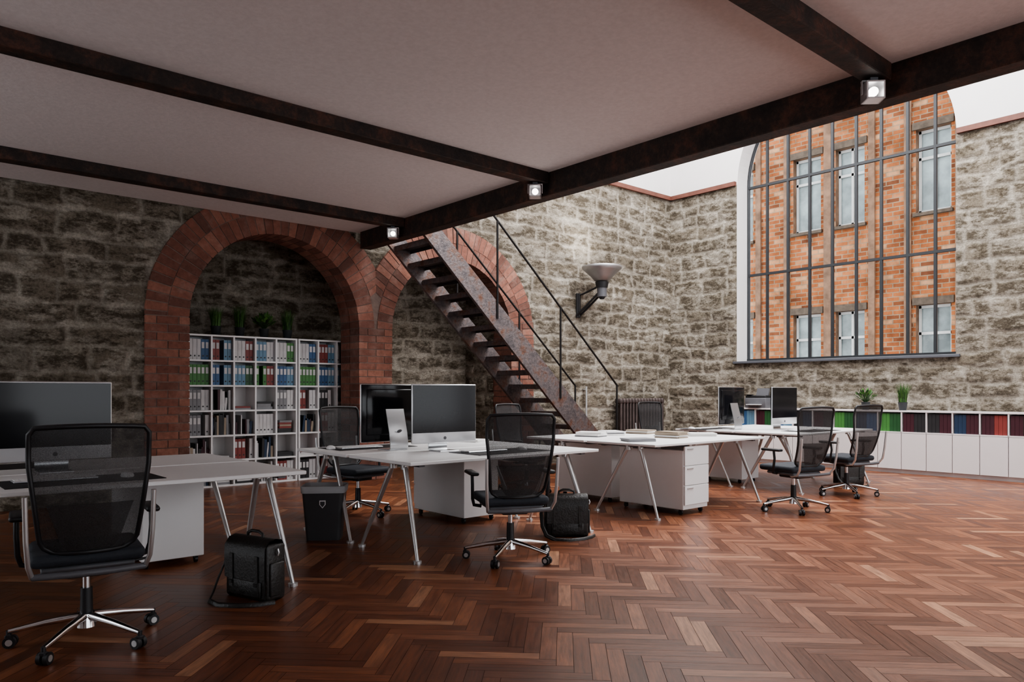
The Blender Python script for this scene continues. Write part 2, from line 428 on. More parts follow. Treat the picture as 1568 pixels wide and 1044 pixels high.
def build_arches():
    s = MB(); rl = s.bm.faces.layers.float.new('rnd')
    yA = YN - 0.055; xm = (ARC[0] + ARC[1]) / 2
    def brick(vs, mat):
        fs = s.add(vs, [(3, 2, 1, 0), (4, 5, 6, 7), (0, 1, 5, 4), (1, 2, 6, 5), (2, 3, 7, 6), (3, 0, 4, 7)], mat)
        r = random.random()
        for f in fs: f[rl] = r
    def bbox(xa, xb, ya, yb, za, zb, mat):
        brick([(xa, ya, za), (xb, ya, za), (xb, yb, za), (xa, yb, za), (xa, ya, zb), (xb, ya, zb), (xb, yb, zb), (xa, yb, zb)], mat)
    g = 0.006
    T = 0.53
    piers = [(ARC[0] - R_OUT, ARC[0] - R_IN), (ARC[0] + R_IN, ARC[1] - R_IN), (ARC[1] + R_IN, ARC[1] + R_OUT)]
    ch = SPR / 22
    for pa, pb in piers:
        bbox(pa + .008, pb - .008, yA + .008, YN + .49, 0, SPR, M_mortar)
        for k in range(22):
            za, zb = k * ch + g, (k + 1) * ch - g
            wdt = pb - pa
            cuts = [0, .5, 1] if k % 2 == 0 else [0, .25, .75, 1]
            for a, b in zip(cuts[:-1], cuts[1:]):
                j = random.uniform(-.004, .004)
                bbox(pa + a * wdt + (g if a else 0), pa + b * wdt - (g if b < 1 else 0), yA + j, yA + T / 2 - g, za, zb, M_brick)
                bbox(pa + a * wdt + (g if a else 0), pa + b * wdt - (g if b < 1 else 0), yA + T / 2 + g, yA + T, za, zb, M_brick)
    for ci, c in enumerate(ARC):
        def P(r, t, y):
            x = c - r * math.cos(t)
            if ci == 0: x = min(x, xm)
            else: x = max(x, xm)
            return (x, y, SPR + r * math.sin(t))
        nseg = 60
        for k in range(nseg):
            t0, t1 = pi * k / nseg, pi * (k + 1) / nseg
            ra, rb = R_IN + .008, R_OUT - .008
            if ci == 0 and c - ra * math.cos(t0) >= xm: continue
            if ci == 1 and c - ra * math.cos(t1) <= xm: continue
            ya, yb = yA + .008, YN + .49
            brick([P(ra, t0, ya), P(ra, t1, ya), P(ra, t1, yb), P(ra, t0, yb), P(rb, t0, ya), P(rb, t1, ya), P(rb, t1, yb), P(rb, t0, yb)], M_mortar)
        rm = (R_IN + R_OUT) / 2
        for ring, (ra, rb, off) in enumerate(((R_IN, rm - .004, 0), (rm + .004, R_OUT, 0.5))):
            nb = 36 if ring == 0 else 44
            st = pi / nb
            for k in range(-1 if off else 0, nb):
                t0 = max(0, (k + off) * st); t1 = min(pi, (k + 1 + off) * st)
                if t1 - t0 < .01: continue
                t0 += .006 / rm; t1 -= .006 / rm
                xc = c - (ra + rb) / 2 * math.cos((t0 + t1) / 2)
                if ci == 0 and xc > xm + .03: continue
                if ci == 1 and xc < xm - .03: continue
                j = random.uniform(-.005, .005)
                for ya, yb in ((yA + j, yA + T / 2 - g), (yA + T / 2 + g, yA + T)):
                    brick([P(ra, t0, ya), P(ra, t1, ya), P(ra, t1, yb), P(ra, t0, yb), P(rb, t0, ya), P(rb, t1, ya), P(rb, t1, yb), P(rb, t0, yb)], M_brick)
    s.obj('brick_arches', parent=WN)
build_arches()

# ------------------------------------------------------------------ east wall + window
WC, WR, WS0, XG = 6.0, 1.87, 1.80, XW + 0.35
w = MB()
def eq(ya, yb, za, zb, m, za2=None):
    w.quad([(XW, ya, za), (XW, yb, za2 if za2 is not None else za), (XW, yb, zb), (XW, ya, zb)], m)
for ya, yb in ((YS, WC - WR), (WC + WR, YN)):
    eq(ya, yb, ZT, ZR, M_plaster)
    w.quad([(XW + .4, ya, 0), (XW + .4, yb, 0), (XW + .4, yb, ZR), (XW + .4, ya, ZR)], M_plaster)
w.quad([(XW + .4, WC - WR, 0), (XW + .4, WC + WR, 0), (XW + .4, WC + WR, WS0), (XW + .4, WC - WR, WS0)], M_plaster)
S = 48
arcp = [(WC - WR * math.cos(pi * i / S), ZT + WR * math.sin(pi * i / S)) for i in range(S + 1)]
for (ya, za), (yb, zb) in zip(arcp[:-1], arcp[1:]):
    eq(ya, yb, za, ZR, M_plaster, zb)
    w.quad([(XW, ya, za), (XW, yb, zb), (XG + .1, yb, zb), (XG + .1, ya, za)], M_plaster)
for y in (WC - WR, WC + WR):
    w.quad([(XW - .02, y, WS0), (XG + .1, y, WS0), (XG + .1, y, ZT), (XW - .02, y, ZT)], M_plaster)
w.quad([(XW - .02, WC - WR, WS0), (XG + .1, WC - WR, WS0), (XG + .1, WC + WR, WS0), (XW - .02, WC + WR, WS0)], M_plaster)
WE = w.obj('wall_east', fixn=False)
CE = Courses(3, YS, YN)
fE = lambda u, z, h: (XW - h, u, z)
stone_patch('stone_face_right', fE, YS, WC - WR, 0, ZT, .022, CE, 5.0, fade=(WC - WR,), parent=WE)
stone_patch('stone_face_left', fE, WC + WR, YN, 0, ZT, .022, CE, 5.0, fade=(WC + WR,), parent=WE)
stone_patch('stone_face_below_sill', fE, WC - WR, WC + WR, 0, WS0, .022, CE, 5.0, fade=(WC - WR, WC + WR), parent=WE)

s = MB()
fr = WR - .025
arc = [(XG, WC - fr * math.cos(pi * i / S), ZT + fr * math.sin(pi * i / S)) for i in range(S + 1)]
s.tube([(XG, WC - fr, WS0 + .03)] + arc + [(XG, WC + fr, WS0 + .03)], .028, M_frame, n=6)
s.box((XG, WC, WS0 + .05), (.06, 2 * WR - .01, .05), M_frame)
for k in range(1, 9):
    y = WC - WR + 2 * WR * k / 9
    zt = ZT + math.sqrt(fr * fr - (y - WC) ** 2)
    s.box((XG, y, (WS0 + zt) / 2), (.045, .042, zt - WS0), M_frame)
for z in (3.465, 5.13, 6.35):
    hw = fr if z <= ZT else math.sqrt(fr * fr - (z - ZT) ** 2)
    s.box((XG, WC, z), (.05, 2 * hw, .045), M_frame)
s.box((XW + .13, WC, WS0 + .0), (.40, 2 * WR + .12, .045), M_sill, bev=.006, seg=1)
s.obj('window_1')

# trims
s = MB(); s.box(((5.5 + XW) / 2, YN - .035, ZT + .02), (XW - 5.5, .07, .08), M_trim); s.obj('trim_1')
s = MB()
s.box((XW - .035, (WC + WR + .02 + YN) / 2, ZT + .02), (.07, YN - WC - WR - .02, .08), M_trim)
s.box((XW - .035, (YS + WC - WR - .02) / 2, ZT + .02), (.07, WC - WR - .02 - YS, .08), M_trim)
s.obj('trim_2')

# ------------------------------------------------------------------ mezzanine ceiling, roof, other walls
BX = 5.38
s = MB()
s.box(((XL + BX) / 2, (YS + YN - .06) / 2, ZC + .11), (BX - XL, YN - .06 - YS, .22), M_ceil)
s.obj('ceiling')
s = MB(); s.box((BX, (YS + YN - .12) / 2, (3.25 + 3.70) / 2), (.17, YN - .12 - YS, .45), M_beam, bev=.008, seg=1); s.obj('steel_beam_main')
for y in (8.24, 5.57, 2.22, -1.0):
    s = MB(); s.box(((XL + BX - .09) / 2, y, 3.43), (BX - .09 - XL, .15, .13), M_beam, bev=.006, seg=1); s.obj('ceiling_beam')
sx0, sx1, sy0, sy1 = 6.2, 12.0, 0.5, 8.9
s = MB()
for xa, xb, ya, yb in ((XL, sx0, YS, YN), (sx1, XW, YS, YN), (sx0, sx1, YS, sy0), (sx0, sx1, sy1, YN)):
    s.box(((xa + xb) / 2, (ya + yb) / 2, ZR + .1), (xb - xa, yb - ya, .2), M_plaster)
s.obj('roof')
s = MB()
for i in range(5):
    x = sx0 + (sx1 - sx0) * i / 4; s.box((x, (sy0 + sy1) / 2, ZR + .12), (.06, sy1 - sy0, .1), M_frame)
for i in range(5):
    y = sy0 + (sy1 - sy0) * i / 4; s.box(((sx0 + sx1) / 2, y, ZR + .12), (sx1 - sx0, .06, .1), M_frame)
s.obj('skylight')
def pierced(name, along, a0, a1, fixed, n, low_from):  # unseen walls; window openings added to let sky fill the room
    s = MB()
    def bx(u0, u1, z0, z1, m):
        if along == 'x': s.box(((u0 + u1) / 2, fixed, (z0 + z1) / 2), (u1 - u0, .2, z1 - z0), m)
        else: s.box((fixed, (u0 + u1) / 2, (z0 + z1) / 2), (.2, u1 - u0, z1 - z0), m)
    bx(a0, a1, 0, .5, M_plaster); bx(a0, a1, 3.3, 4.6, M_plaster); bx(a0, a1, 7.0, ZR, M_plaster)
    st = (a1 - a0) / n
    for i in range(n + 1):
        c = a0 + i * st; u0, u1 = max(a0, c - .2), min(a1, c + .2)
        bx(u0, u1, .5, 3.3, M_plaster); bx(u0, u1, 4.6, 7.0, M_plaster)
        if i < n and c < low_from: bx(c + .2, min(a1, c + st - .2), .5, 3.3, M_plaster)  # lower openings closed off to darken the left side
    s.obj(name)
pierced('wall_south', 'x', XL, XW, YS - .1, 6, -2)
pierced('wall_west', 'y', YS, YN, XL - .1, 5, 1.5)

# spotlights on the beam
s = MB()
s.box((0, 0, .062), (.05, .05, .02), M_grey)
s.box((0, 0, .052), (.15, .03, .008), M_alu)
for dx in (-1, 1):
    s.box((dx * .055, 0, -.02), (.01, .11, .12), M_alu); s.box((dx * .072, 0, .01), (.006, .02, .09), M_alu)
for dz in (-1, 1): s.box((0, 0, -.02 + dz * .055), (.12, .11, .01), M_alu)
s.box((0, .05, -.02), (.11, .01, .11), M_grey)
n = 14
prof = [(.001, -.045), (.020, -.04), (.030, -.022), (.032, -.005), (.025, .02), (.015, .045)]
V = [(r * math.cos(2 * pi * i / n), z, -.02 + r * math.sin(2 * pi * i / n)) for r, z in prof for i in range(n)]
s.add(V, [(j * n + i, j * n + (i + 1) % n, (j + 1) * n + (i + 1) % n, (j + 1) * n + i) for j in range(len(prof) - 1) for i in range(n)], M_bulb, True)
spot = s.mesh('spot_lamp')
for y in (8.24, 5.57, 2.22):
    place('spot_lamp', spot, (5.17, y, 3.293), -45)

# ------------------------------------------------------------------ staircase
def build_stairs():
    s = MB()
    sl = 0.905
    ztop = lambda x: 3.50 - sl * (x - 5.60)
    Yn, Yf = 8.20, 9.08
    xa, xb = 5.47, 9.46
    for y in (Yn, Yf):
        h = .17
        poly = [(xa, y - .025, ztop(xa) + h), (xb - .0, y - .025, ztop(xb) + h), (xb + .06, y - .025, 0.0), (xb - .38, y - .025, 0.0), (xa, y - .025, ztop(xa) - h)]
        s.prism(poly, (0, .05, 0), M_stair)
    nst = 15
    for k in range(nst):
        z = 3.28 - k * (3.28 / (nst + .3)) ; x = 5.60 + (3.50 - z) / sl
        s.box((x, (Yn + Yf) / 2, z), (.28, Yf - Yn - .05, .035), M_tread)
        s.box((x + .135, (Yn + Yf) / 2, z - .02), (.012, Yf - Yn - .05, .07), M_tread)
        s.box((x - .135, (Yn + Yf) / 2, z - .02), (.012, Yf - Yn - .05, .07), M_stair)
    for y in (Yn - .035, Yf + .035):
        for x in (5.62, 6.85, 8.11, 9.41):
            zt = 3.68 - .906 * (x - 6.85)
            s.cyl((x, y, max(.0, ztop(x) - .08)), (x, y, zt), .016, M_iron, n=8)
        s.tube([(5.56, y, 3.68 - .906 * (5.56 - 6.85)), (9.43, y, 3.68 - .906 * (9.43 - 6.85))], .016, M_iron, n=8)
    s.obj('metal_staircase')
build_stairs()

# ------------------------------------------------------------------ wall lamp / radiator
s = MB()
c = Vector((9.86, 8.90, 3.20))
s.lathe(c, [(.02, -.02), (.13, 0), (.20, .08), (.30, .17), (.345, .21), (.355, .25), (.34, .255), (.28, .18), (.18, .09), (.02, .02)], M_dish, n=36)
s.cyl(c + Vector((0, 0, -.02)), c + Vector((0, 0, -.12)), .12, M_blk, .10, n=24)
s.cyl(c + Vector((0, 0, -.12)), c + Vector((0, 0, -.28)), .085, M_grey, .085, n=24)
s.cyl(c + Vector((0, 0, -.28)), c + Vector((0, 0, -.32)), .06, M_blk, .04, n=24)
for dx in (-.04, .04):
    s.tube([(9.86 + dx, 8.93, 3.0), (9.80 + dx, 9.15, 2.80), (9.76 + dx, 9.38, 2.62)], .022, M_blk, n=8)
s.tube([(9.86, 8.95, 3.12), (9.79, 9.30, 3.0), (9.76, 9.37, 2.98)], .018, M_blk, n=8)
s.tube([(9.76, 9.36, 3.0), (9.76, 9.36, 2.6)], .02, M_blk, n=8)
s.box((9.76, 9.375, 2.80), (.10, .04, .44), M_blk, bev=.01, seg=1)
WL = s.obj('wall_lamp')
s = MB()
nx = 15
for i in range(nx):
    x = 10.72 + i * .088
    for dy in (-.05, .05):
        s.tube([(x, 9.25 + dy, .18), (x, 9.25 + dy, .6), (x, 9.25 + dy, 1.06)], .026, M_rad, n=8)
    s.box((x, 9.25, 1.08), (.075, .16, .10), M_rad, bev=.025)
    s.box((x, 9.25, .17), (.075, .16, .09), M_rad, bev=.025)
for x in (10.72, 10.72 + .088 * (nx - 1)):
    s.box((x, 9.25, .065), (.04, .13, .13), M_rad)
s.tube([(10.72, 9.25, .15), (10.45, 9.25, .15), (10.45, 9.31, .15), (10.45, 9.31, .03), (10.45, 9.31, 0)], .014, M_leg, n=8)
s.obj('radiator')
s = MB(); s.tube([(9.93, 9.34, 0), (9.93, 9.34, .6), (9.93, 9.34, 1.35)], .018, M_leg, n=8); s.box((9.93, 9.37, 1.3), (.05, .06, .03), M_leg); s.obj('wall_pipe')

# ------------------------------------------------------------------ bookshelves in arch
SY0, SY1, SH = 9.97, 10.31, 2.0
def shelf(x0, x1, cols, rows, name):
    s = MB(); t = .022
    s.box(((x0 + x1) / 2, SY1 - .008, SH / 2), (x1 - x0, .012, SH), M_white)
    for i in range(cols + 1):
        x = x0 + t / 2 + (x1 - x0 - t) * i / cols
        s.box((x, (SY0 + SY1) / 2, SH / 2), (t, SY1 - SY0, SH), M_white)
    for j in range(rows + 1):
        z = t / 2 + (SH - t) * j / rows
        s.box(((x0 + x1) / 2, (SY0 + SY1) / 2, z), (x1 - x0 - .004, SY1 - SY0 - .004, t), M_white)
    s.obj(name)
    b = MB(); cw = (x1 - x0 - t) / cols; rh = (SH - t) / rows
    for i in range(cols):
        for j in range(rows):
            xa = x0 + t + i * cw + .004; xe = xa + cw - t - .008; z0 = t + j * rh
            top = rows - 1 - j
            binder = (top in (0, 1)) or random.random() < .28
            if binder:
                pal = {0: [['white', 'blue'], ['red', 'sky'], ['white', 'red'], ['sky', 'white'], ['white', 'green']], 1: [['green', 'green'], ['blue', 'sky'], ['sky', 'dgreen'], ['green', 'red'], ['blue', 'sky']]}.get(top, [['white', 'white'], ['green', 'blue'], ['grey', 'white'], ['red', 'white'], ['black', 'white']])
                p = pal[i % 5] if top < 2 else random.choice(pal)
                x = xa
                bw = .052
                nn = int((xe - xa) / bw)
                for q in range(nn):
                    if random.random() < .08: x += bw; continue
                    c = BC[p[0] if q < nn / 2 else p[-1]]
                    b.box((x + bw / 2, SY0 + .17, z0 + .135), (bw - .004, .24, .265), c)
                    b.box((x + bw / 2, SY0 + .0485, z0 + .19), (bw - .018, .003, .08), BC['white'])
                    b.cyl((x + bw / 2, SY0 + .049, z0 + .05), (x + bw / 2, SY0 + .046, z0 + .05), .011, BC['black'], n=8)
                    x += bw
            elif random.random() < .6:
                x = xa
                while x < xe - .03:
                    bw = random.uniform(.012, .04); h = random.uniform(.15, .28)
                    if x + bw > xe: break
                    c = BC[random.choice(['black', 'black', 'grey', 'white', 'tan', 'white', 'navy', 'black', 'maroon'])]
                    tl = random.uniform(-.02, .02) if random.random() > .2 else .12
                    b.box((x + bw / 2, SY0 + .15, z0 + h / 2 + .001), (bw - .002, .2, h), c, rot=(0, tl, 0))
                    x += bw
                    if random.random() < .16: x += .05
            else:
                z = z0
                for q in range(random.randint(2, 7)):
                    h = random.uniform(.018, .04)
                    c = BC[random.choice(['black', 'grey', 'white', 'white', 'black', 'tan', 'red'])]
                    b.box(((xa + xe) / 2 + random.uniform(-.015, .015), SY0 + .15, z + h / 2), (random.uniform(.17, .22), .2, h - .001), c)
                    z += h
    b.obj('binders_and_books')
shelf(3.19, 4.68, 5, 6, 'bookshelf'); shelf(4.70, 6.19, 5, 6, 'bookshelf')

# ------------------------------------------------------------------ plants
def plant(loc, seed, kind='grass', h=.22, name='potted_grass'):
    random.seed(seed); s = MB()
    s.lathe((0, 0, 0), [(.001, 0), (.05, 0), (.068, .12), (.072, .125), (.062, .125), (.055, .10), (.001, .10)], M_pot, n=20)
    if kind == 'grass':
        for k in range(260):
            a = random.random() * 2 * pi; r = random.random() ** .5 * .055
            ln = h * random.uniform(.6, 1.1); tilt = random.uniform(0, .30)
            bx, by = r * math.cos(a), r * math.sin(a); a2 = a + random.uniform(-.8, .8)
            pts = []
            for q in range(4):
                u = q / 3; d = tilt * ln * u * u * 1.3
                pts.append((bx + d * math.cos(a2), by + d * math.sin(a2), .10 + ln * u))
            wd = .006
            px, py = -math.sin(a2), math.cos(a2)
            rows = [[(p[0] - px * wd * (1 - i / 3.2), p[1] - py * wd * (1 - i / 3.2), p[2]), (p[0] + px * wd * (1 - i / 3.2), p[1] + py * wd * (1 - i / 3.2), p[2])] for i, p in enumerate(pts)]
            s.surf(rows, M_leaf if random.random() < .6 else M_leafd)
    else:
        for k in range(75):
            a = random.random() * 2 * pi; el = random.uniform(.55, 1.4); ln = h * random.uniform(.5, .95)
            tip = Vector((math.cos(a) * math.cos(el), math.sin(a) * math.cos(el), math.sin(el))) * ln + Vector((0, 0, .1))
            s.tube([(0, 0, .1), tip * .5 + Vector((0, 0, .07)), tip], .0022, M_leafd, n=4)
            sd = Vector((-math.sin(a), math.cos(a), 0)); up = (tip - Vector((0, 0, .1))).normalized()
            q = .036
            s.surf([[tip - up * .01, tip - up * .01], [tip + up * .015 - sd * q * .6, tip + up * .015 + sd * q * .6], [tip + up * .035 - sd * q * .5, tip + up * .035 + sd * q * .5], [tip + up * .06, tip + up * .06 + sd * .001]], M_leaf if random.random() < .6 else M_leafd)
    s.obj(name, loc)
plant((3.60, 10.12, 2.0), 1, h=.27); plant((3.92, 10.12, 2.0), 2, h=.31)
plant((4.26, 10.12, 2.0), 3, 'leaf', h=.24, name='potted_plant'); plant((4.60, 10.12, 2.0), 4, h=.30)
plant((12.22, 5.36, .965), 5, 'leaf', h=.22, name='potted_plant'); plant((12.24, 4.80, .965), 6, h=.30)

# ------------------------------------------------------------------ low cabinets under window
random.seed(11)
cy0, cy1, ch, cf, cbk = -2.0, 7.6, .965, 12.07, 12.45
s = MB(); t = .02
s.box(((cf + cbk) / 2, (cy0 + cy1) / 2, ch - .012), (cbk - cf + .01, cy1 - cy0, .024), M_cab)
s.box(((cf + cbk) / 2, (cy0 + cy1) / 2, .63), (cbk - cf, cy1 - cy0, .02), M_cab)
s.box((cbk - .01, (cy0 + cy1) / 2, .49), (.01, cy1 - cy0, .92), M_cab)
s.box(((cf + cbk) / 2 + .02, (cy0 + cy1) / 2, .03), (cbk - cf - .05, cy1 - cy0 - .02, .06), M_cab)
cn = int((cy1 - cy0) / .345); st = (cy1 - cy0) / cn
b = MB()
cols = [['maroon', 'maroon'], ['maroon', 'navy'], ['dgreen', 'green'], ['black', 'maroon'], ['dgreen', 'maroon'], ['maroon', 'black'], ['blue', 'navy'], ['navy', 'black'], ['sky', 'blue'], ['red', 'maroon'], ['black', 'black']]
for i in range(cn + 1):
    y = cy0 + i * st
    s.box(((cf + cbk) / 2, min(max(y, cy0 + .01), cy1 - .01), .79), (cbk - cf, .018, .32), M_cab)
    if i < cn:
        s.box((cf + .01, y + st / 2, .34), (.018, st - .008, .55), M_cab, bev=.002, seg=1)
        if i % 3 == 0: s.box(((cf + cbk) / 2 + .02, y + .02, .34), (cbk - cf - .06, .02, .55), M_cab)
        c = cols[(i * 4 + 3) % len(cols)] if i % 3 else random.choice(cols)
        nn = 6; bw = (st - .04) / nn
        for q in range(nn):
            b.box((cf + .15, y + .02 + bw * (q + .5), .64 + .14), (.26, bw - .003, .28), BC[c[0] if q < 3 else c[1]])
s.obj('low_cabinet'); b.obj('cabinet_binders')
s = MB()
s.box((0, 0, .09), (.34, .42, .18), M_grey, bev=.015); s.box((0, 0, .2), (.32, .40, .05), M_blk, bev=.012)
s.box((-.19, 0, .06), (.14, .26, .012), M_white); s.box((.10, 0, .28), (.03, .24, .14), M_grey, rot=(0, .3, 0)); s.box((-.14, .12, .232), (.06, .1, .015), M_screen)
s.obj('printer', (12.25, 7.25, .965))

# ------------------------------------------------------------------ desks
def desk_mesh():
    s = MB()
    s.box((0, 0, .7275), (2.0, .90, .025), M_white, bev=.004, seg=1)
    for sx in (-1, 1):
        x = sx * .86
        s.box((x, 0, .705), (.05, .78, .02), M_grey)
        for (ty, fy) in ((-.16, -.42), (.0, .38)):
            s.tube([(x, ty, .70), (x + sx * .03, (ty + fy) / 2, .36), (x + sx * .06, fy, .015)], [.022, .019, .013], M_leg, n=10)
            s.cyl((x + sx * .06, fy, 0), (x + sx * .06, fy, .018), .032, M_leg, n=14)
            s.cyl((x, ty, .66), (x, ty, .71), .03, M_leg, n=12)
    s.box((0, -.08, .695), (1.7, .06, .035), M_grey)
    s.box((0, .36, .70), (1.7, .04, .03), M_grey)
    return s.mesh('desk')
DM = desk_mesh()
for gx in (1.2, 4.0, 6.8, 9.6):
    place('desk', DM, (gx, 5.0, 0), 0); place('desk', DM, (gx, 5.945, 0), 180)
def ped_mesh():
    s = MB()
    s.box((0, 0, .355), (.42, .84, .60), M_white, bev=.004, seg=1)
    for k in range(3):
        z = .13 + k * .2
        s.box((0, -.43, z + .07), (.41, .02, .193), M_white, bev=.003, seg=1)
        s.box((-.12, -.443, z + .14), (.1, .006, .012), M_leg)
    for dx in (-.17, .17):
        for dy in (-.36, .36): s.cyl((dx - .01, dy, .024), (dx + .01, dy, .024), .024, M_blk, n=12); s.box((dx, dy, .045), (.03, .03, .02), M_blk)
    return s.mesh('drawer_pedestal')
PM = ped_mesh()
place('drawer_pedestal', PM, (6.5, 5.0, 0), 0)
for x in (1.71, 4.53, 6.62, 9.28): place('drawer_pedestal', PM, (x, 6.06, 0), 180)

# ------------------------------------------------------------------ computers etc.
def imac():
    s = MB()
    s.box((0, -.006, .325), (.654, .016, .504), M_alu, bev=.007)
    s.box((0, -.0155, .365), (.640, .004, .405), M_screen, bev=.001, seg=1)
    s.box((0, .006, .325), (.648, .014, .498), M_screen, bev=.006)
    s.box((0, .014, .335), (.56, .02, .40), M_screen, bev=.009)
    prof = [(.03, .36), (.045, .30), (.085, .15), (.10, .06), (.10, .012), (.06, .006), (-.08, .006)]
    wv = .095
    for off in (0, .008):
        s.surf([[(-wv, y + off, z), (wv, y + off, z)] for i, (y, z) in enumerate(prof)], M_alu)
    for sx in (-wv, wv):
        s.surf([[(sx, y, z), (sx, y + .008, z)] for y, z in prof], M_alu)
    s.box((0, .005, .005), (.19, .19, .010), M_alu, bev=.003, seg=1)
    s.cyl((0, -.0145, .115), (0, -.016, .115), .014, M_grey, n=16)
    s.cyl((0, .107, .17), (0, .111, .165), .022, M_grey, n=16)
    return s.mesh('desktop_computer')
IM = imac(); DZ = .74
for x, y, r in ((.95, 5.52, 0), (.22, 5.62, 180), (3.82, 5.27, -3), (3.58, 5.72, 183), (9.47, 5.25, 0), (8.94, 5.72, 183)):
    place('desktop_computer', IM, (x, y, DZ), r)
def keyb():
    s = MB(); s.box((0, 0, .006), (.42, .12, .010), M_alu, bev=.003, seg=1)
    for j in range(5):
        for i in range(14): s.box((-.19 + i * .029, -.045 + j * .0225, .0125), (.024, .018, .004), M_white)
    return s.mesh('keyboard')
KM = keyb()
s = MB(); s.lathe((0, 0, 0), [(.034, 0), (.036, .01), (.028, .024), (.012, .031), (.001, .032)], M_white, n=20)
for v in s.bm.verts: v.co.y *= 1.55
MM = s.mesh('computer_mouse')
s = MB(); s.box((0, 0, .002), (.80, .42, .004), M_pad, bev=.0015, seg=1); DP = s.mesh('desk_pad')
for gx, yy, r in ((.98, 4.90, 0), (.6, 6.10, 180), (4.15, 4.90, 0), (3.55, 6.08, 180), (9.45, 4.85, 0), (8.95, 6.1, 180)):
    place('desk_pad', DP, (gx, yy, DZ), r)
    place('keyboard', KM, (gx - .12, yy + (.08 if r == 0 else -.05), DZ + .004), r)
    place('computer_mouse', MM, (gx + (.24 if r == 0 else -.38), yy, DZ + .004), 0)
def stack(loc, n, seed, rz=0):
    random.seed(seed); s = MB(); z = 0
    for i in range(n):
        h = random.uniform(.010, .022)
        s.box((random.uniform(-.01, .01), random.uniform(-.01, .01), z + h / 2), (.22, .30, h - .001), random.choice([M_paper, M_paper, BC['grey'], M_white, BC['tan']]), rot=(0, 0, random.uniform(-.15, .15)))
        z += h
    s.obj('magazine_stack', loc, rz)
stack((6.35, 5.9, DZ), 4, 1, 20); stack((6.75, 5.95, DZ), 3, 2, -30); stack((6.85, 5.15, DZ), 5, 3, 10); stack((7.35, 5.1, DZ), 3, 4, 50); stack((7.25, 5.9, DZ), 3, 5, 15)
stack((6.1, 5.0, DZ), 2, 6, 70); stack((4.75, 6.1, DZ), 2, 8, 20)

# ------------------------------------------------------------------ chairs
def chair_mesh():
    s = MB()
    s.box((0, .02, .455), (.49, .47, .065), M_seat, bev=.03, seg=3)
    s.box((0, .0, .405), (.40, .36, .03), M_grey, bev=.012)
    s.box((0, -.02, .375), (.20, .26, .05), M_blk, bev=.015)
    s.tube([(.10, .03, .37), (.24, .05, .37), (.28, .05, .375)], .007, M_blk, n=6)
    def bp(u, v):
        hw = .198 + .05 * min(1, v * 1.4)
        if v > .95: hw -= .022 * ((v - .95) / .05) ** 2
        if v < .10: hw -= .05 * ((.10 - v) / .10) ** 2
        y = -.235 - .11 * v - .03 * math.sin(pi * min(1, v * 1.25)) + .05 * u * u * (1 - .3 * v)
        z = .49 + .595 * v + (.008 * (1 - u * u) if v > .9 else 0)
        return Vector((u * hw, y, z))
    nu, nv = 10, 20
    s.surf([[bp(-1 + 2 * i / nu, j / nv) for i in range(nu + 1)] for j in range(nv + 1)], M_mesh)
    per = [bp(-1, j / nv) for j in range(nv + 1)] + [bp(-1 + 2 * i / nu, 1) for i in range(1, nu)] + [bp(1, j / nv) for j in range(nv, -1, -1)] + [bp(1 - 2 * i / nu, 0) for i in range(1, nu)]
    s.tube(per, .012, M_blk, n=6, closed=True)
    s.surf([[bp((-.8 + 1.6 * i / 8) * (.7 + .3 * j / 6), .02 + .38 * j / 6) + Vector((0, -.008, 0)) for i in range(9)] for j in range(7)], M_mesh)
    for sx in (-1, 1):
        s.tube([(sx * .10, -.05, .385), (sx * .20, -.16, .385), (sx * .235, -.26, .40), (sx * .25, -.305, .46), (sx * .258, -.325, .58), (sx * .262, -.345, .78)], .012, M_leg, n=8)
        s.tube([(sx * .22, .02, .40), (sx * .275, .02, .41), (sx * .29, .0, .46), (sx * .295, -.02, .56), (sx * .295, -.01, .635)], .013, M_blk, n=8)
        s.box((sx * .293, .02, .65), (.065, .25, .028), M_blk, bev=.012)
    s.tube([(-.235, -.26, .40), (-.1, -.285, .40), (.1, -.285, .40), (.235, -.26, .40)], .016, M_grey, n=8)
    s.cyl((0, 0, .22), (0, 0, .37), .018, M_chrome); s.cyl((0, 0, .13), (0, 0, .27), .030, M_blk, .027)
    s.cyl((0, 0, .075), (0, 0, .14), .045, M_chrome, .034, n=20)
    for k in range(5):
        a = 2 * pi * k / 5 + .35; d = Vector((math.cos(a), math.sin(a), 0)); tn = Vector((-d.y, d.x, 0))
        s.tube([d * .03 + Vector((0, 0, .128)), d * .18 + Vector((0, 0, .108)), d * .34 + Vector((0, 0, .078))], [.022, .017, .012], M_chrome, n=8)
        e = d * .34
        s.cyl(e + Vector((0, 0, .045)), e + Vector((0, 0, .085)), .011, M_blk, n=8)
        for q in (-1, 1):
            c = e + tn * q * .016 + d * -.008 + Vector((0, 0, .029))
            s.cyl(c - tn * .010, c + tn * .010, .029, M_blk, n=16)
            s.cyl(c + tn * q * .0101, c + tn * q * .012, .016, M_leg, n=12)
        s.box(e + Vector((0, 0, .052)), (.03, .03, .022), M_blk, rot=(0, 0, a), bev=.005, seg=1)
    return s.mesh('office_chair')
CM = chair_mesh()
for x, y, r in ((.87, 4.25, -8), (3.70, 4.26, -26), (7.45, 4.02, -14), (9.05, 4.20, -12),
                (3.86, 6.82, 190), (6.35, 7.0, 190), (9.15, 7.0, 175), (.1, 6.95, 190)):
    place('office_chair', CM, (x, y, 0), r)

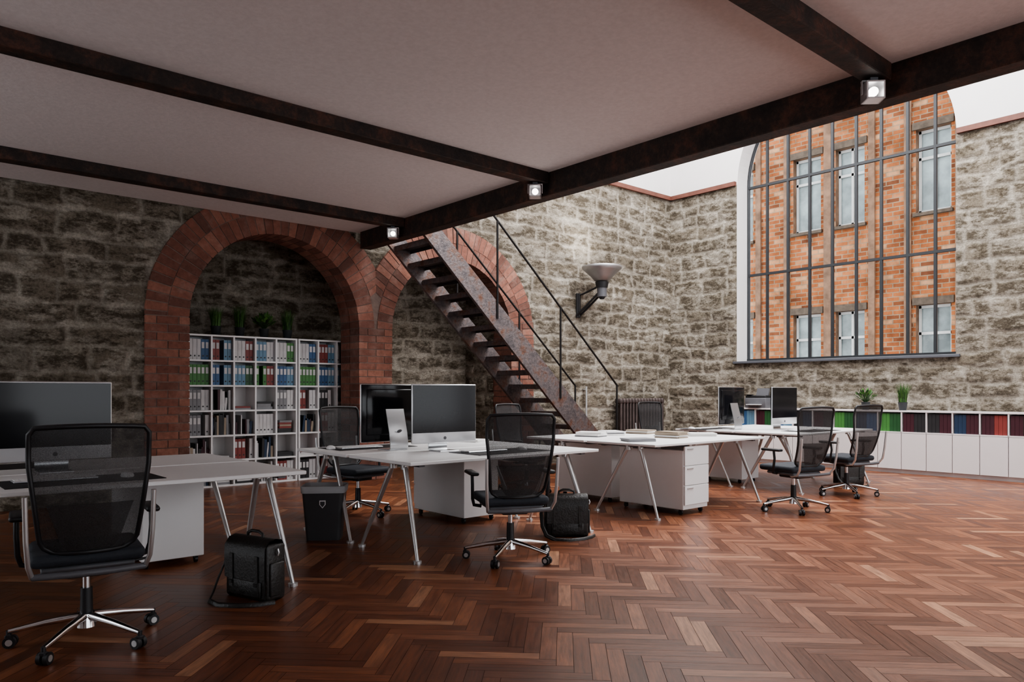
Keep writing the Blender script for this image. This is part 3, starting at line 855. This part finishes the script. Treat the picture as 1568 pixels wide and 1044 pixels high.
# ------------------------------------------------------------------ briefcases
def bag_mesh():
    s = MB()
    W, D, H = .37, .15, .34
    s.box((0, 0, H / 2), (W, D, H), M_leather, bev=.022, seg=3)
    prof = [(.07, H - .03), (.045, H + .012), (0, H + .022), (-.05, H + .012), (-.083, H - .03), (-.086, H - .12), (-.084, H - .22)]
    for o in (0, .006):
        s.surf([[(-W / 2 + .006 + (.0), y * (1 + o), z + o), (0, y * (1 + o) - .002, z + o - (.015 if i == 6 else 0)), (W / 2 - .006, y * (1 + o), z + o)] for i, (y, z) in enumerate(prof)], M_leather)
    for x in (-.11, .11):
        s.box((x, -.091, .17), (.03, .006, .20), M_leather); s.box((x, -.096, .10), (.03, .008, .02), M_iron, bev=.002, seg=1)
    s.box((0, -.080, .07), (.28, .02, .10), M_leather, bev=.009)
    for sx in (-1, 1):
        s.box((sx * (W / 2 + .004), 0, .13), (.02, .11, .20), M_leather, bev=.009)
        s.tube([(sx * (W / 2 + .012), 0, .27), (sx * (W / 2 + .02), 0, .29), (sx * (W / 2 + .012), 0, .31)], .006, M_alu, n=6)
    s.tube([(-.07, 0, H + .015), (-.065, 0, H + .045), (-.03, 0, H + .06), (.03, 0, H + .06), (.065, 0, H + .045), (.07, 0, H + .015)], .010, M_leather, n=8)
    for x in (-.07, .07): s.box((x, 0, H + .02), (.03, .02, .012), M_alu)
    s.tube([(-.197, 0, .29), (-.225, -.04, .2), (-.22, -.10, .1), (-.19, -.16, .03), (-.12, -.24, .008), (.0, -.27, .008), (.12, -.22, .008), (.20, -.14, .008), (.24, -.06, .008)], .018, M_leather, n=6, flat=.35)
    return s.mesh('briefcase')
BM = bag_mesh()
place('briefcase', BM, (1.84, 4.50, 0), -72); place('briefcase', BM, (4.66, 4.62, 0), -38); place('briefcase', BM, (10.02, 4.62, 0), -30)

# ------------------------------------------------------------------ bins
def bin_mesh():
    s = MB()
    def ring(h, a, z):
        pts = []
        for cx, cy, t0 in ((1, 1, 0), (-1, 1, 90), (-1, -1, 180), (1, -1, 270)):
            for k in range(5):
                t = math.radians(t0 + 22.5 * k); pts.append((cx * (h - a) + a * math.cos(t), cy * (h * .8 - a) + a * math.sin(t), z))
        return pts + [pts[0]]
    s.surf([ring(.14, .03, 0), ring(.175, .035, .42)], M_bin)
    s.surf([ring(.182, .04, .40), ring(.187, .04, .455), ring(.175, .035, .46), ring(.16, .03, .30)], M_liner)
    s.surf([ring(.001, .0005, 0.001), ring(.14, .03, 0)], M_bin); s.surf([ring(.001, .0005, .302), ring(.16, .03, .30)], M_liner)
    sh = [(-.025, 0, .03), (.025, 0, .03), (.025, 0, -.005), (0, 0, -.035), (-.025, 0, -.005)]
    s.prism([(x - .0, -.143, z + .31) for x, _, z in sh], (0, .01, 0), M_white)
    s.prism([(x * .75, -.1445, z * .75 + .31) for x, _, z in sh], (0, .01, 0), M_bin)
    return s.mesh('waste_bin')
WM = bin_mesh()
place('waste_bin', WM, (3.02, 5.90, 0), -35); place('waste_bin', WM, (7.95, 6.1, 0), -38)

# ------------------------------------------------------------------ exterior building
def facade():
    s = MB(); X = 20.0
    base = []
    for k in range(-4, 5):
        o = k * 3.27
        base += [(8.80 + o, 9.58 + o), (9.99 + o, 10.80 + o)]
    base.sort()
    rows = [(1.35, 3.42), (5.72, 7.80), (10.05, 12.1)]
    zlist = [-3.0]
    for a, b_ in rows: zlist += [a, b_]
    zlist.append(15)
    base = [p for p in base if p[0] > -7.5 and p[1] < 24]
    ys = [-8.0]
    for a, b_ in base: ys += [a, b_]
    ys.append(26)
    for i in range(len(ys) - 1):
        for j in range(len(zlist) - 1):
            ya, yb, za, zb = ys[i], ys[i + 1], zlist[j], zlist[j + 1]
            if i % 2 == 1 and j % 2 == 1:
                d = .22
                s.quad([(X + d, ya, za), (X + d, yb, za), (X + d, yb, zb), (X + d, ya, zb)], M_extg)
                for q in (ya, yb): s.quad([(X, q, za), (X + d, q, za), (X + d, q, zb), (X, q, zb)], M_exts)
                for q in (za, zb): s.quad([(X, ya, q), (X + d, ya, q), (X + d, yb, q), (X, yb, q)], M_exts)
                xm = X + d - .03; cy = (ya + yb) / 2
                for q in (ya + .04, cy, yb - .04): s.box((xm, q, (za + zb) / 2), (.05, .06, zb - za), M_extf)
                for q in (za + .04, za + (zb - za) * .66, zb - .04): s.box((xm, cy, q), (.05, yb - ya, .07), M_extf)
                s.box((X - .03, cy, za - .05), (.12, yb - ya + .1, .08), M_extd)
                s.box((X - .02, cy, zb + .09), (.06, yb - ya + .14, .18), M_extd)
            else:
                s.quad([(X, ya, za), (X, yb, za), (X, yb, zb), (X, ya, zb)], M_ext)
    for k in range(-4, 5):
        o = k * 3.27
        s.box((X - .03, 9.785 + o, 6), (.08, .2, 18), M_exts)
        s.box((X - .03, 8.60 + o, 6), (.08, .16, 18), M_exts); s.box((X - .03, 10.98 + o, 6), (.08, .16, 18), M_exts)
    s.obj('brick_building', fixn=False)
facade()
s = MB(); s.quad([(XW + .45, -12, -3), (20, -12, -3), (20, 30, -3), (XW + .45, 30, -3)], M_street); s.obj('ground_street')

# ------------------------------------------------------------------ world and lamps
wd = bpy.data.worlds.new('World'); sc.world = wd; wd.use_nodes = True
bg = wd.node_tree.nodes['Background']; bg.inputs[0].default_value = (0.92, 0.955, 1.0, 1); bg.inputs[1].default_value = 3.3
def area(name, loc, rot, sx, sy, e, col):
    l = bpy.data.lights.new(name, 'AREA'); l.shape = 'RECTANGLE'; l.size = sx; l.size_y = sy; l.energy = e; l.color = col
    o = bpy.data.objects.new(name, l); COL.objects.link(o); o.location = loc; o.rotation_euler = [math.radians(a) for a in rot]
    return o
area('skylight_lamp', (9.1, 4.7, 7.7), (0, 0, 0), 5.6, 8.0, 1250, (1.0, 0.98, 0.965))
l = bpy.data.lights.new('wall_lamp_bulb', 'SPOT'); l.energy = 130; l.spot_size = math.radians(130); l.spot_blend = .8; l.shadow_soft_size = .08; l.color = (1, .96, .9)
o = bpy.data.objects.new('wall_lamp_bulb', l); COL.objects.link(o); o.location = (9.86, 8.90, 3.33); o.rotation_euler = (pi, 0, 0); o.parent = WL

# ------------------------------------------------------------------ camera
cam = bpy.data.cameras.new('Camera'); co = bpy.data.objects.new('Camera', cam); COL.objects.link(co)
cam.sensor_width = 36; cam.lens = 36 * 1150 / 1568; cam.shift_y = 78 / 1568; cam.clip_start = .05
co.location = (0, 0, 1.25); co.rotation_euler = (pi / 2, 0, math.radians(48.9 - 90))
sc.camera = co
